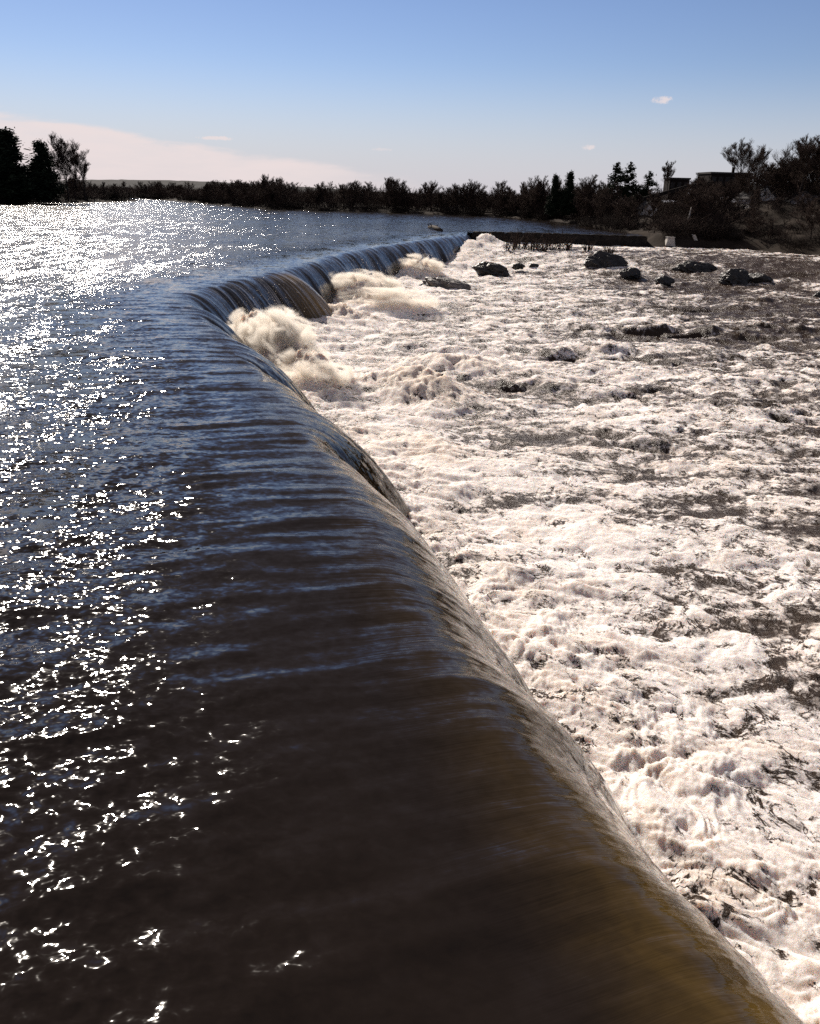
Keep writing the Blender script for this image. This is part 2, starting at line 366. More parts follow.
def foam_mat():
    t = NT('foaming_water'); ob = t.n('ShaderNodeTexCoord').outputs['Object']
    f = t.attr('foam').outputs['Fac']; tn = t.attr('tan').outputs['Fac']
    n1 = t.noise(ob, .9, 9, .68, 1.1); n2 = t.noise(ob, 3.2, 7, .7, .8)
    def veins(scale, w_, dist):
        x = t.math('ABSOLUTE', t.math('SUBTRACT', t.noise(ob, scale, 5, .6, dist), .5)); return t.ramp(x, 0., w_, 1., 0.)
    vn = t.math('MULTIPLY', t.math('MAXIMUM', veins(.55, .035, 1.6), t.math('MULTIPLY', veins(1.9, .05, 1.2), .7)), t.ramp(n1, .40, .60, 1., .25))
    m = t.math('ADD', f, t.math('ADD', t.math('MULTIPLY', t.math('SUBTRACT', n1, .5), 1.7), t.math('MULTIPLY', t.math('SUBTRACT', n2, .5), .9)))
    m = t.math('SUBTRACT', m, t.math('MULTIPLY', vn, .70))
    mask = t.ramp(m, .34, .80)
    foamc = t.mix(t.math('MULTIPLY', tn, .55), (.88,.805,.765), (.64,.50,.36))
    foamc = t.mix(t.ramp(t.noise(ob, .5, 5, .6, .6), .46, .70, 0., .42), foamc, (.60,.47,.36))
    col = t.mix(mask, (.040,.024,.015), foamc)
    bp = t.n('ShaderNodeBump', Distance=.16, Strength=.9)
    t.l(t.math('ADD', t.noise(ob, 4.5, 8, .7, .6), t.math('MULTIPLY', n1, .8)), bp.inputs['Height'])
    p = t.n('ShaderNodeBsdfPrincipled', IOR=1.333); t.l(col, p.inputs['Base Color']); t.l(bp.outputs[0], p.inputs['Normal'])
    t.l(t.ramp(mask, 0, .7, .34, .85), p.inputs['Roughness']); p.inputs['Specular IOR Level'].default_value = .22
    t.l(t.math('MULTIPLY', mask, .8), p.inputs['Subsurface Weight']); p.inputs['Subsurface Radius'].default_value = (1., .8, .62); p.inputs['Subsurface Scale'].default_value = .22
    return t.out(p.outputs[0])
fm = foam_mat()
rapids = build_rapids(fm)

# ------------------------------------------------------------------ flying spray
def spray_mat():
    t = NT('spray_drops'); p = t.n('ShaderNodeBsdfDiffuse'); p.inputs['Color'].default_value = (.80,.73,.67,1)
    tr = t.n('ShaderNodeBsdfTranslucent'); tr.inputs['Color'].default_value = (.80,.72,.62,1)
    mx = t.n('ShaderNodeMixShader'); mx.inputs[0].default_value = .5; t.l(p.outputs[0], mx.inputs[1]); t.l(tr.outputs[0], mx.inputs[2])
    return t.out(mx.outputs[0])
sm = spray_mat()
def spray(name, pts, size):
    n = len(pts); a = rng.normal(size=(n,3)); a /= np.linalg.norm(a, axis=1)[:,None]
    b = np.cross(a, rng.normal(size=(n,3))); b /= np.linalg.norm(b, axis=1)[:,None]; c = np.cross(a, b)
    sz = (size*np.exp(rng.normal(size=n)*.45))[:,None]
    V = np.stack([pts+a*sz, pts+(-.5*a+.87*b)*sz, pts+(-.5*a-.87*b)*sz], 1).reshape(-1,3)
    F = np.arange(3*n).reshape(-1,3)
    me = mesh_np(name, V, F, sm, False); return tag(link(name, me), kind='stuff')
def plume_pts(x, y, a, b, hd, h, n, lift=1.0):
    c, s_ = math.cos(R_(hd)), math.sin(R_(hd))
    u = rng.normal(size=n)*a*.62; v = rng.normal(size=n)*b*.66
    X = x+u*c-v*s_; Y = y+u*s_+v*c
    g = np.exp(-(u/a)**2-(v/b)**2)
    top = tail_base(X, Y)+h*g*(.75+1.0*billow(X/1.1, Y/1.1, 95, 4))
    ray = np.abs(perlin(X/.5, Y/.5, 97))
    Z = top+lift*(rng.exponential(size=n)*.22*h*(.25+1.6*ray)-.15)
    return np.stack([X, Y, Z], 1)
P1 = np.concatenate([plume_pts(*PLUMES[0], 9000), plume_pts(*PLUMES[1], 5000), plume_pts(*PLUMES[2], 5000)])
spray('spray', P1, .012)
P2 = np.concatenate([plume_pts(*PLUMES[3], 7000), plume_pts(*PLUMES[4], 4000), plume_pts(*PLUMES[6], 4000)])
spray('spray', P2, .018)
def mist_mat(name, dens, seed):
    t = NT(name); ob = t.n('ShaderNodeTexCoord').outputs['Object']
    ln = t.n('ShaderNodeVectorMath', operation='LENGTH'); t.l(ob, ln.inputs[0])
    mp = t.n('ShaderNodeMapping'); mp.inputs['Location'].default_value = (seed*3.1, seed*1.7, 0); t.l(ob, mp.inputs['Vector'])
    nz = t.noise(mp.outputs[0], 2.2, 6, .58, .7)
    d = t.math('ADD', t.math('MULTIPLY', t.math('SUBTRACT', 1., ln.outputs['Value']), 2.2), t.math('MULTIPLY', t.math('SUBTRACT', nz, .57), 7.5))
    d = t.math('MULTIPLY', t.math('MULTIPLY', t.math('ADD', d, 0., clamp=True), dens), t.ramp(ln.outputs['Value'], .98, .8))
    v = t.n('ShaderNodeVolumePrincipled'); v.inputs['Color'].default_value = (.975, .925, .85, 1); v.inputs['Anisotropy'].default_value = .25
    t.l(d, v.inputs['Density']); o = t.n('ShaderNodeOutputMaterial'); t.l(v.outputs[0], o.inputs['Volume']); return t.m
import bmesh
bm = bmesh.new(); bmesh.ops.create_icosphere(bm, subdivisions=3, radius=1); ico = bpy.data.meshes.new('spray_cloud'); bm.to_mesh(ico); bm.free()
for i, dens in ((0, 4.5), (1, 3.2), (2, 4.0), (3, 3.0), (4, 1.8), (6, 2.4)):
    x, y, a, b, hd, h = PLUMES[i]; me = ico.copy(); me.materials.append(mist_mat('spray_mist', dens, i+1))
    o = link('spray_cloud', me, None, (x, y, float(tail_base(np.array(x), np.array(y)))+.45*h), R_(hd)); o.scale = (a*1.35, b*1.45, h*1.0); tag(o, kind='stuff')

# ------------------------------------------------------------------ the far part of the dam
def wall_strip(name, s0, s1, zt, zb, th, mat, off=.0):
    s = np.linspace(s0, s1, 60); x, y, nx, ny = crest_at(s); V = []; F = []
    for i in range(60):
        j = .05*math.sin(i*2.1)+.04*math.sin(i*5.3)
        for (o, z) in ((off-th/2, zb), (off-th/2, zt+j), (off+th/2, zt+j), (off+th/2, zb)):
            V.append((x[i]+nx[i]*o, y[i]+ny[i]*o, z))
        if i:
            b = i*4
            for k in range(3): F.append((b-4+k, b+k, b+k+1, b-3+k))
    me = bpy.data.meshes.new(name); me.from_pydata(V, [], F); me.materials.append(mat); me.update(); return me
dam = link('stone_dam', None, loc=(0,0,0)); tag(dam, 'long dark stone dam wall standing dry behind the far bushes, low water behind it', 'dam')
link('wall', wall_strip('dam_wall', S_END+.6, Sf[-1]-.4, .12, -3.2, 1.0, stone, -.6), dam)
link('capstone', wall_strip('dam_cap', S_END+.9, Sf[-1]-.4, .30, .125, 1.3, stone, -.6), dam)

# ------------------------------------------------------------------ land
def strip_land(name, shore, dirs, dists, heights, mat, seed, sub=8):
    n = len(shore); U = np.linspace(0, n-1, (n-1)*sub+1); k = np.arange(n)
    sx = np.interp(U, k, [p[0] for p in shore]); sy = np.interp(U, k, [p[1] for p in shore])
    dx = np.interp(U, k, [p[0] for p in dirs]); dy = np.interp(U, k, [p[1] for p in dirs]); l = np.hypot(dx, dy); dx /= l; dy /= l
    D = np.concatenate([np.linspace(a, b, 5, endpoint=False) for a, b in zip(dists[:-1], dists[1:])]+[[dists[-1]]])
    Hh = np.array([[np.interp(u, k, heights[:, j]) for j in range(len(dists))] for u in U])
    Z = np.array([np.interp(D, dists, row) for row in Hh])
    X = sx[:,None]+dx[:,None]*D; Y = sy[:,None]+dy[:,None]*D
    jit = fbm(X/9, Y/9, seed, 4)*np.clip(D/12, .12, 1.2)*.9
    Z = Z+jit; m = D.size
    X = X+fbm(X/7+3, Y/7, seed+9, 3)*1.2*(D < 4); 
    idx = np.arange(X.size).reshape(X.shape)
    F = np.stack([idx[:-1,:-1], idx[:-1,1:], idx[1:,1:], idx[1:,:-1]], -1).reshape(-1, 4)
    me = mesh_np(name, np.stack([X,Y,Z],-1).reshape(-1,3), F, mat)
    tag(link(name, me), kind='structure')
    def at(u, d):
        i = u*sub; i0 = int(min(max(i, 0), len(U)-2)); f = i-i0; j0 = int(np.clip(np.searchsorted(D, d)-1, 0, m-2)); g = (d-D[j0])/(D[j0+1]-D[j0])
        def bl(A): return (A[i0,j0]*(1-g)+A[i0,j0+1]*g)*(1-f)+(A[i0+1,j0]*(1-g)+A[i0+1,j0+1]*g)*f
        return float(bl(X)), float(bl(Y)), float(bl(Z))
    return at
DI = [-5, 0, 3, 12, 30, 60, 120, 500]
rs = [(88,40),(86,70),(82,105),(77,135),(72,153),(65,166),(57,172),(48.5,173),(46,198),(44,268),(30,314),(-7,339),(-53,341),(-85,400),(-115,462),(-175,575),(-300,760)]
rd = [(1,.1),(1,.15),(1,.2),(.95,.3),(.85,.5),(.7,.7),(.62,.78),(.58,.81),(.52,.85),(.45,.9),(.3,.95),(.05,1),(.05,1),(.12,1),(.05,1),(0,1),(0,1)]
hr = [-4.6,-2.6,-.9,2.4,6.0,9.5,11,12]; hm = [-3.,-1.8,-.2,2.2,6.2,11.0,12,13]; hl = [-2.5,-1.2,.4,1.6,3.2,5.2,7,9]; hf = [-2,-.4,.5,1.0,1.6,2.2,3,6]
hts = np.array([hr,hr,hr,hr,hm,hm,hm,hl,hl,hf,hf,hf,hf,hf,hf,hf,hf], float)
right_at = strip_land('far_bank', rs, rd, DI, hts, soil, 201)
ls = [(-700,290),(-320,290),(-215,312),(-166,343),(-152,372),(-151,430),(-153,482),(-175,500),(-260,560)]
ld = [(0,1),(0,1),(-.2,1),(-.6,.8),(-1,.35),(-1,.1),(-1,-.1),(-.7,.0),(0,1)]
hL = [-2,-.3,.6,1.6,3.0,4.0,5,6]
left_at = strip_land('wooded_point', ls, ld, DI, np.array([hL]*9, float), soil, 301)
# low hill far off
def build_hill():
    x = np.linspace(-1500, 900, 240); y = np.linspace(900, 2400, 40); X, Y = np.meshgrid(x, y)
    Z = -5+15*np.exp(-((X+480)/300)**2-((Y-1500)/380)**2)+9*np.exp(-((X+150)/420)**2-((Y-1500)/400)**2)+4*np.exp(-((Y-1700)/500)**2)
    Z = Z+fbm(X/26, Y/60, 401, 4)*1.6
    idx = np.arange(X.size).reshape(X.shape)
    F = np.stack([idx[:-1,:-1], idx[:-1,1:], idx[1:,1:], idx[1:,:-1]], -1).reshape(-1, 4)
    tag(link('hill', mesh_np('hill', np.stack([X,Y,Z],-1).reshape(-1,3), F, hillm)), kind='structure')
build_hill()
g = MB(); g.add([(-6000,-1500,-9),(6000,-1500,-9),(6000,7000,-9),(-6000,7000,-9)], [(0,1,2,3)])
tag(link('ground', g.mesh('ground', soil)), kind='structure')

# ------------------------------------------------------------------ trees
def seg_mesh(name, segs, mat, n=3):
    V = []; F = []
    P0 = np.array([s[0] for s in segs]); P1 = np.array([s[1] for s in segs]); r0 = np.array([s[2] for s in segs]); r1 = np.array([s[3] for s in segs])
    d = P1-P0; d /= np.linalg.norm(d, axis=1)[:,None]+1e-9
    ref = np.where(np.abs(d[:,2:3]) < .9, [[0,0,1.]], [[1.,0,0]]); e = np.cross(d, ref); e /= np.linalg.norm(e, axis=1)[:,None]; f = np.cross(d, e)
    ring = []
    for P, r in ((P0, r0), (P1, r1)):
        for k in range(n):
            a = 2*math.pi*k/n; ring.append(P+(e*math.cos(a)+f*math.sin(a))*r[:,None])
    V = np.stack(ring, 1).reshape(-1,3); b = np.arange(len(segs))*2*n
    F = np.concatenate([np.stack([b+k, b+(k+1)%n, b+n+(k+1)%n, b+n+k], 1) for k in range(n)])
    return mesh_np(name, V, F, mat, True)
def grow(rnd, h, spread=.8, levels=4, twr=.018, bole=.28, n1=9, nk=(5,5,4), upness=.5):
    trunk = []; crown = []
    p = np.zeros(3); d = np.array([rnd.uniform(-.06,.06), rnd.uniform(-.06,.06), 1.]); r = h*.017; nseg = 9; pts = [p]
    for i in range(nseg):
        d = d+np.array([rnd.uniform(-.09,.09), rnd.uniform(-.09,.09), 0]); d /= np.linalg.norm(d)
        q = p+d*h*.9/nseg; r2 = r*(.88 if i < 4 else .72); trunk.append((p, q, r, r2)); p = q; r = r2; pts.append(p)
    def branch(p, d, L, r, lev):
        ns = 3; 
        for i in range(ns):
            d = d+np.array([rnd.uniform(-.22,.22), rnd.uniform(-.22,.22), rnd.uniform(-.12,.24)]); d /= np.linalg.norm(d)
            q = p+d*L/ns; r2 = max(twr*.6, r*.72); crown.append((p, q, max(r, twr*.7), r2))
            if lev < levels:
                for _ in range(max(1, int(nk[lev-1]*(.5 if i == 0 else .85)+rnd.random()*.6))):
                    a = rnd.uniform(0, 2*math.pi); e = np.array([math.cos(a), math.sin(a), rnd.uniform(-.1,.8)])
                    dd = d*.75+e*.75; dd[2] += upness*.35; dd /= np.linalg.norm(dd)
                    branch(p+(q-p)*rnd.random(), dd, L*rnd.uniform(.38,.6), r2*.6, lev+1)
            p = q; r = r2
    for k in range(n1):
        f = bole+(1-bole)*(k+rnd.random()*.7)/n1; i = min(nseg-1, int(f*nseg)); g_ = f*nseg-i
        b = pts[i]*(1-g_)+pts[i+1]*g_; a = k*2.4+rnd.uniform(-.5,.5)
        el = upness+rnd.uniform(-.1,.35)
        dd = np.array([math.cos(a), math.sin(a), el]); dd /= np.linalg.norm(dd)
        L = h*spread*.42*(1.15-.75*max(0, f-.35)); branch(b, dd, L*rnd.uniform(.8,1.1), h*.0065*(1.2-f*.6), 1)
    return trunk, crown
def bare_tree(seed, h, label, **kw):
    rnd = random.Random(seed); tr, cr = grow(rnd, h, **kw)
    o = link('bare_tree', None); tag(o, label, 'tree')
    link('trunk', seg_mesh('trunk', tr, bark, 6), o); link('crown', seg_mesh('crown', cr, twig, 3), o); return o
def leaf_faces(pts, size, mat, name, flat=.5):
    n = len(pts); a = rng.normal(size=(n,3)); a[:,2] *= flat; a /= np.linalg.norm(a, axis=1)[:,None]
    b = np.cross(a, rng.normal(size=(n,3))); b /= np.linalg.norm(b, axis=1)[:,None]
    sz = size*rng.uniform(.6,1.4,(n,1))
    V = np.stack([pts-a*sz-b*sz*.25, pts+a*sz-b*sz*.3, pts+a*sz*.8+b*sz*.35, pts-a*sz*.9+b*sz*.3], 1).reshape(-1,3)
    return mesh_np(name, V, np.arange(4*n).reshape(-1,4), mat, False)
def pine_tree(seed, h, label, width=.24, gaps=.35, dens=70, low=.12):
    rnd = random.Random(seed); o = link('pine_tree', None); tag(o, label, 'tree')
    tr = []; p = np.zeros(3)
    for i in range(8):
        q = np.array([rnd.uniform(-.1,.1), rnd.uniform(-.1,.1), h*.97*(i+1)/8]); tr.append((p, q, h*.016*(1-i/8.5), h*.016*(1-(i+1)/8.5)+.01)); p = q
    pts = []; z = low*h; br = []
    while z < h*.97:
        f = (z/h-low)/(1-low); reach = h*width*(1-f)**.75*(.55+.45*math.sin(min(1,f*5+.25)*1.57))+.25
        for k in range(rnd.randint(4,6)):
            if rnd.random() < gaps*.6: continue
            a = rnd.uniform(0, 6.283); L = reach*rnd.uniform(.55,1.2); up = rnd.uniform(-.05,.28)
            e = np.array([math.cos(a)*L, math.sin(a)*L, L*up]); b = np.array([0,0,z]); b = b+np.array([0,0,rnd.uniform(-.02,.02)*h]); br.append((b, b+e, .05+.004*h, .02))
            m = int(dens*L/ (h*.2)); w = rng.uniform(.18,1.05,m)
            q = b+e*w[:,None]+rng.normal(size=(m,3))*np.array([.13,.13,(.10 if gaps > .1 else .16)])*h*.16*(0.5+w[:,None]); pts.append(q)
        z += h*rnd.uniform(.035,.06)
    m = 40; pts.append(np.array([0,0,h*.95])+rng.normal(size=(m,3))*np.array([.012,.012,.022])*h)
    link('trunk', seg_mesh('trunk', tr+br, bark, 5), o)
    link('crown', leaf_faces(np.concatenate(pts), .021*h, needles, 'crown'), o); return o
def brush(seed, h, w, label, n=70, name='brush_thicket', mat=None, r=.02):
    rnd = random.Random(seed); segs = []
    for i in range(n):
        a = rnd.uniform(0, 6.283); rr = w*math.sqrt(rnd.random())*.6; p = np.array([math.cos(a)*rr, math.sin(a)*rr, -.3])
        d = np.array([math.cos(a)*.25+rnd.uniform(-.2,.2), math.sin(a)*.25+rnd.uniform(-.2,.2), 1.]); L = h*rnd.uniform(.5,1.05)/5; rad = r*1.6
        for k in range(5):
            d = d+np.array([rnd.uniform(-.3,.3), rnd.uniform(-.3,.3), 0]); d /= np.linalg.norm(d); q = p+d*L
            segs.append((p, q, rad, rad*.75)); rad *= .75
            for _ in range(2 if k else 0):
                e = d+np.array([rnd.uniform(-.9,.9), rnd.uniform(-.9,.9), rnd.uniform(-.2,.4)]); e /= np.linalg.norm(e); q2 = p+e*L*rnd.uniform(.8,1.5)
                segs.append((p, q2, rad*.8, rad*.45))
                for _ in range(2):
                    e2 = e+np.array([rnd.uniform(-.8,.8), rnd.uniform(-.8,.8), rnd.uniform(-.1,.5)]); e2 /= np.linalg.norm(e2)
                    s0 = p+(q2-p)*rnd.uniform(.3,1); segs.append((s0, s0+e2*L*rnd.uniform(.5,1.), rad*.6, rad*.3))
            p = q
    o = link(name, seg_mesh(name, segs, mat or brushm, 3)); tag(o, label, 'bush'); return o

FAR_L = 'bare dark tree in the low wood along the far shore of the wide river'
protos = [bare_tree(10+i, 10., FAR_L, spread=sp, twr=.021, bole=bo, n1=n1, nk=(4,4,4), upness=u) for i, (sp, bo, n1, u) in
          enumerate([(.80,.12,13,.7),(.9,.15,12,.6),(.65,.1,14,.95),(.8,.18,12,.8),(.7,.12,13,.75)])]
tall = [bare_tree(40+i, 12., 'bare tree', spread=sp, twr=.024, bole=bo, n1=n1, nk=(5,5,4), upness=u) for i, (sp, bo, n1, u) in
        enumerate([(.95,.32,10,.6),(.75,.38,9,.9),(1.05,.3,11,.5)])]
pines = [pine_tree(60, 12., 'pine', .20, .2, 90), pine_tree(61, 12., 'pine', .26, .55, 60, .3), pine_tree(62, 12., 'pine', .19, .03, 200, .04)]
thick = [brush(80+i, 4., 3.4, 'brush', 80) for i in range(3)]
used = set()
VIEWS = [(20.98, 1.5, 218), (23.4, 1.0, 215), (24.9, 1.4, 212), (14.7, 1.0, 236)]
RB = SHR = ''
def put(proto, at, u, d, h, label, group=None, h0=10., wide=1., sink=.2):
    x, y, z = at(u, d)
    if label in (RB, SHR) and random.random() < .85:
        a_ = math.degrees(math.atan2(x, y))
        if any(abs(a_-c) < w_ and math.hypot(x, y) < r_ for c, w_, r_ in VIEWS): h = min(h, 1.5)
    k = h/h0; loc = (x, y, z-sink); sc = (k*wide, k*wide, k); rz = random.uniform(0, 6.28)
    if proto.name not in used:
        used.add(proto.name); proto.location = loc; proto.rotation_euler = (0,0,rz); proto.scale = sc; proto['label'] = label
        if group: proto['group'] = group
        return proto
    c = copy_thing(proto, loc, rz, sc, label)
    if group: c['group'] = group
    elif 'group' in c: del c['group']
    return c
# far shore, one tree after another
def uhash(a, b): return random.uniform(a, b)
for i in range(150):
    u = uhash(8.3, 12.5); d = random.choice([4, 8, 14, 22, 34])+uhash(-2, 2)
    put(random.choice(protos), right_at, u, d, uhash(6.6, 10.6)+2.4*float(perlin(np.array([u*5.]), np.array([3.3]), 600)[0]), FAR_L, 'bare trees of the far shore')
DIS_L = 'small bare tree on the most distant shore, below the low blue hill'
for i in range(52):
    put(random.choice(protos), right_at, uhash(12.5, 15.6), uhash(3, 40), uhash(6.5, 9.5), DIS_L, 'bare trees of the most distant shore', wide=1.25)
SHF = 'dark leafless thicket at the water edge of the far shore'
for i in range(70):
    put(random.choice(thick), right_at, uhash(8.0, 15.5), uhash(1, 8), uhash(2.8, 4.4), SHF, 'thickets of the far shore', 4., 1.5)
# right bank, slope below the buildings
RB = 'bare dark tree crowded on the steep right bank below the buildings'
for i in range(100):
    u = uhash(2.2, 8.2); d = uhash(5, 62)
    put(random.choice(protos), right_at, u, d, uhash(5.0, 7.6)+(.9 if d > 32 else -.3), RB, 'bare trees of the right bank slope', wide=1.15)
SHR = 'dark brush thicket on the right bank above the rapids'
for i in range(95):
    u = uhash(2.0, 8.3); d = uhash(.5, 30)
    put(random.choice(thick), right_at, u, d, uhash(2.4, 4.2), SHR, 'thickets of the right bank', 4., 1.35)
# left wooded point
LB = 'bare tree among the dark trees of the wooded point at the left'
for i in range(40):
    u = uhash(2.6, 5.8); d = uhash(3, 40); hh = 17-3.4*(u-2.6)
    put(random.choice(protos), left_at, u, d, uhash(.75, 1.05)*hh, LB, 'bare trees of the left wooded point')
SHL = 'dark thicket at the foot of the trees on the left wooded point'
for i in range(30):
    put(random.choice(thick), left_at, uhash(2.2, 6.3), uhash(.5, 9), uhash(3.5, 6.0), SHL, 'thickets of the left wooded point', 4., 1.5)

def wood_mass(name, at, u0, u1, d0, d1, n, h0, h1, rad):
    u = rng.uniform(u0, u1, n); d = rng.uniform(d0, d1, n); segs = []
    for a, b in zip(u, d):
        p = np.array(at(a, b)); p[2] -= .2
        if name == 'bank_wood' and any(abs(math.degrees(math.atan2(p[0], p[1]))-c) < w_ and math.hypot(p[0], p[1]) < r_ for c, w_, r_ in VIEWS) and random.random() < .85: continue
        hh = random.uniform(h0, h1)*(.75+.35*float(perlin(np.array([a*9.]), np.array([b/14.]), 500)[0]))
        q = p+np.array([random.gauss(0,.35), random.gauss(0,.35), hh*.55]); segs.append((p, q, rad*1.5, rad))
        for _ in range(7):
            s0 = p+(q-p)*random.uniform(.25, 1.); e = s0+np.array([random.gauss(0,1.1), random.gauss(0,1.1), hh*random.uniform(.15,.5)]); segs.append((s0, e, rad*.9, rad*.5))
            e2 = s0+(e-s0)*random.uniform(.3,.9); segs.append((e2, e2+np.array([random.gauss(0,.8), random.gauss(0,.8), hh*random.uniform(.05,.25)]), rad*.6, rad*.4))
    tag(link(name, seg_mesh(name, segs, twig, 3)), kind='stuff')
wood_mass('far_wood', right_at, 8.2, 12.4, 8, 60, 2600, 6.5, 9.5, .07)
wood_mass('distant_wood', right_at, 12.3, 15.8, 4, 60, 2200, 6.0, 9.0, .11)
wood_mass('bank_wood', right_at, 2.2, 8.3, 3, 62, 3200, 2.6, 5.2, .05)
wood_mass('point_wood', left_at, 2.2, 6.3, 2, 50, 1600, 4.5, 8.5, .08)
# singled-out trees, placed in world coordinates on the ground below them
def stand(proto, x, y, z, h, label, h0=12., wide=1.):
    k = h/h0; c = copy_thing(proto, (x, y, z), random.uniform(0,6.28), (k*wide, k*wide, k), label)
    if 'group' in c: del c['group']
    return c
stand(pines[2], -162.5, 352, 1.5, 25.5, 'tall dense dark pine, leftmost of the wooded point', wide=1.9)
stand(pines[2], -170, 354, 1.5, 23.0, 'dark pine cut off by the left edge of the photo', wide=1.9)
stand(pines[2], -151.4, 357, 1.2, 22.0, 'dark pointed pine right of the tallest pine on the wooded point', wide=1.5)
stand(tall[0], -146.2, 367, 1.0, 20.5, 'broad bare tree standing just right of the pointed pine on the wooded point')
stand(tall[1], -142.5, 376, 1.0, 17.5, 'slim bare tree, rightmost of the tall ones on the wooded point')
stand(tall[1], -60.2, 346, .8, 10.5, 'thin bare tree rising alone above the low far shore', wide=.6)
stand(pines[2], 41, 264, 1.8, 11.5, 'small pointed dark evergreen, leftmost where the right bank begins')
stand(pines[2], 44.8, 262, 2.2, 12.0, 'pointed dark evergreen right of the smaller evergreen on the bank')
stand(pines[1], 53.4, 240, 2.6, 13.6, 'tall ragged pine, left one of the pair against the sky', wide=1.1)
stand(pines[1], 57.3, 241, 3.0, 13.4, 'tall ragged pine, right one of the pair against the sky', wide=1.0)
stand(pines[1], 62.2, 239, 4.0, 10.2, 'shorter ragged pine right of the tall pair of pines', wide=1.1)
stand(tall[2], 85.5, 236, 10.5, 9.8, 'broad bare tree behind the flat roofed block on the hill', wide=1.15)
stand(tall[0], 90.5, 240, 10.5, 8.6, 'bare tree at the right end of the flat roofed block')
stand(tall[2], 84.5, 196, 7.5, 11.2, 'wide bare tree above the white gabled house', wide=1.1)
stand(tall[1], 88.0, 194, 8.0, 11.0, 'slender bare tree near the right edge of the photo')
stand(tall[0], 91.5, 192, 8.0, 11.6, 'tall bare tree cut off by the right edge of the photo')
stand(tall[1], 87.0, 201, 8.5, 11.0, 'upright bare tree behind the wide one above the white house')
stand(tall[1], 70.5, 250, 8.0, 8.0, 'small bare tree between the two flat roofed blocks')
# prototypes that were never set down
for pr in protos+tall+pines+thick:
    if pr.name not in used:
        for ch in list(pr.children): bpy.data.objects.remove(ch)
        bpy.data.objects.remove(pr)

# pale birch and slab by the pier
bt = link('birch_tree', None, loc=(55.6, 180.5, -.6)); tag(bt, 'pale leaning birch trunk above the concrete pier', 'tree')
m = MB(); m.tube([(0,0,0),(.1,0,1.6),(.15,.1,3.2),(.5,.1,4.8),(.7,.2,6.4)], [.24,.21,.18,.14,.08], 7); link('trunk', m.mesh('trunk', pale_bark, True), bt)
rr = random.Random(5); _, cr = grow(rr, 4.2, spread=.7, levels=3, twr=.02); me = seg_mesh('crown', [(a+np.array([.4,.1,3.6]), b+np.array([.4,.1,3.6]), c, d) for a, b, c, d in cr], twig, 3); link('crown', me, bt)
pier = link('concrete_pier', None, loc=(50.6, 173.2, -2.2)); tag(pier, 'pale tapering concrete pier at the right end of the dark dam', 'pier')
m = MB(); m.add([(-1.15,-1,0),(1.15,-1,0),(1.15,1,0),(-1.15,1,0),(-.62,-.7,2.2),(.62,-.7,2.2),(.62,.7,2.2),(-.62,.7,2.2)], [(3,2,1,0),(4,5,6,7),(0,1,5,4),(1,2,6,5),(2,3,7,6),(3,0,4,7)])
link('shaft', m.mesh('shaft', concrete), pier)
m = MB(); m.box(-.72,.72,-.8,.8,2.2,2.42); link('cap', m.mesh('cap', concrete), pier)
sl = link('concrete_slab', None, loc=(55.4, 174.5, -2.)); tag(sl, 'pale concrete slab leaning on the bank right of the pier', 'slab')
m = MB(); m.add([(-.1,-.3,2.6),(.5,-.3,2.6),(2.0,-.5,0),(1.1,-.5,0),(-.1,.5,2.7),(.5,.5,2.7),(2.0,.5,.1),(1.1,.5,.1)], [(0,3,2,1),(4,5,6,7),(0,1,5,4),(1,2,6,5),(2,3,7,6),(3,0,4,7)])
sl.data = None; link('face', m.mesh('face', concrete), sl)

# ------------------------------------------------------------------ buildings
def house(x, y, z, w, d, h, rh, rz, label, wall, roof, nwin=2, storeys=2, chim=True, flat=False, name='house'):
    o = link(name, None, loc=(x,y,z), rz=R_(rz)); tag(o, label, 'house' if name == 'house' else 'building')
    m = MB(); m.box(-w/2,w/2,-d/2,d/2,-2,h)
    if not flat: m.add([(-w/2,-d/2,h),(w/2,-d/2,h),(0,-d/2,h+rh),(-w/2,d/2,h),(w/2,d/2,h),(0,d/2,h+rh)], [(0,1,2),(3,5,4)])
    link('wall', m.mesh('wall', wall), o)
    m = MB()
    if flat: m.box(-w/2-.25,w/2+.25,-d/2-.25,d/2+.25,h+.003,h+.45)
    else:
        e = .45; k = rh/(w/2)
        for sg in (-1, 1):
            a = [(0,-d/2-e,h+rh+.02),(sg*(w/2+e),-d/2-e,h-e*k+.02),(sg*(w/2+e),d/2+e,h-e*k+.02),(0,d/2+e,h+rh+.02)]
            b = [(p[0],p[1],p[2]+.22) for p in a]; m.add(a+b, [(0,1,2,3),(7,6,5,4),(0,4,5,1),(1,5,6,2),(2,6,7,3),(3,7,4,0)])
    ro = link('roof', m.mesh('roof', roof), o)
    if chim:
        m = MB(); cz = h+rh*.5 if not flat else h+.4; m.box(w*.2-.3,w*.2+.3,-.3,.3,cz,cz+rh*.5+1.0); link('chimney', m.mesh('chimney', brick), ro)
    sh = h/storeys
    for st in range(storeys):
        for i in range(nwin):
            cx = -w/2+w*(i+.5)/nwin; z0 = st*sh+sh*.32; z1 = z0+sh*.48; ww = min(.55, w/nwin*.3)
            m = MB(); m.box(cx-ww,cx+ww,-d/2-.06,-d/2+.05,z0,z1); wo = link('window', m.mesh('window', wall_white if wall is wall_grey else roofm), o)
            m = MB(); m.box(cx-ww+.1,cx+ww-.1,-d/2-.09,-d/2-.065,z0+.1,z1-.1); link('pane', m.mesh('pane', glassm), wo)
    return o
house(79.0, 206, 3.0, 5.6, 7, 5.0, 2.4, 10, 'white gabled house half hidden behind bare trees on the right bank', wall_white, roofm, 2, 2)
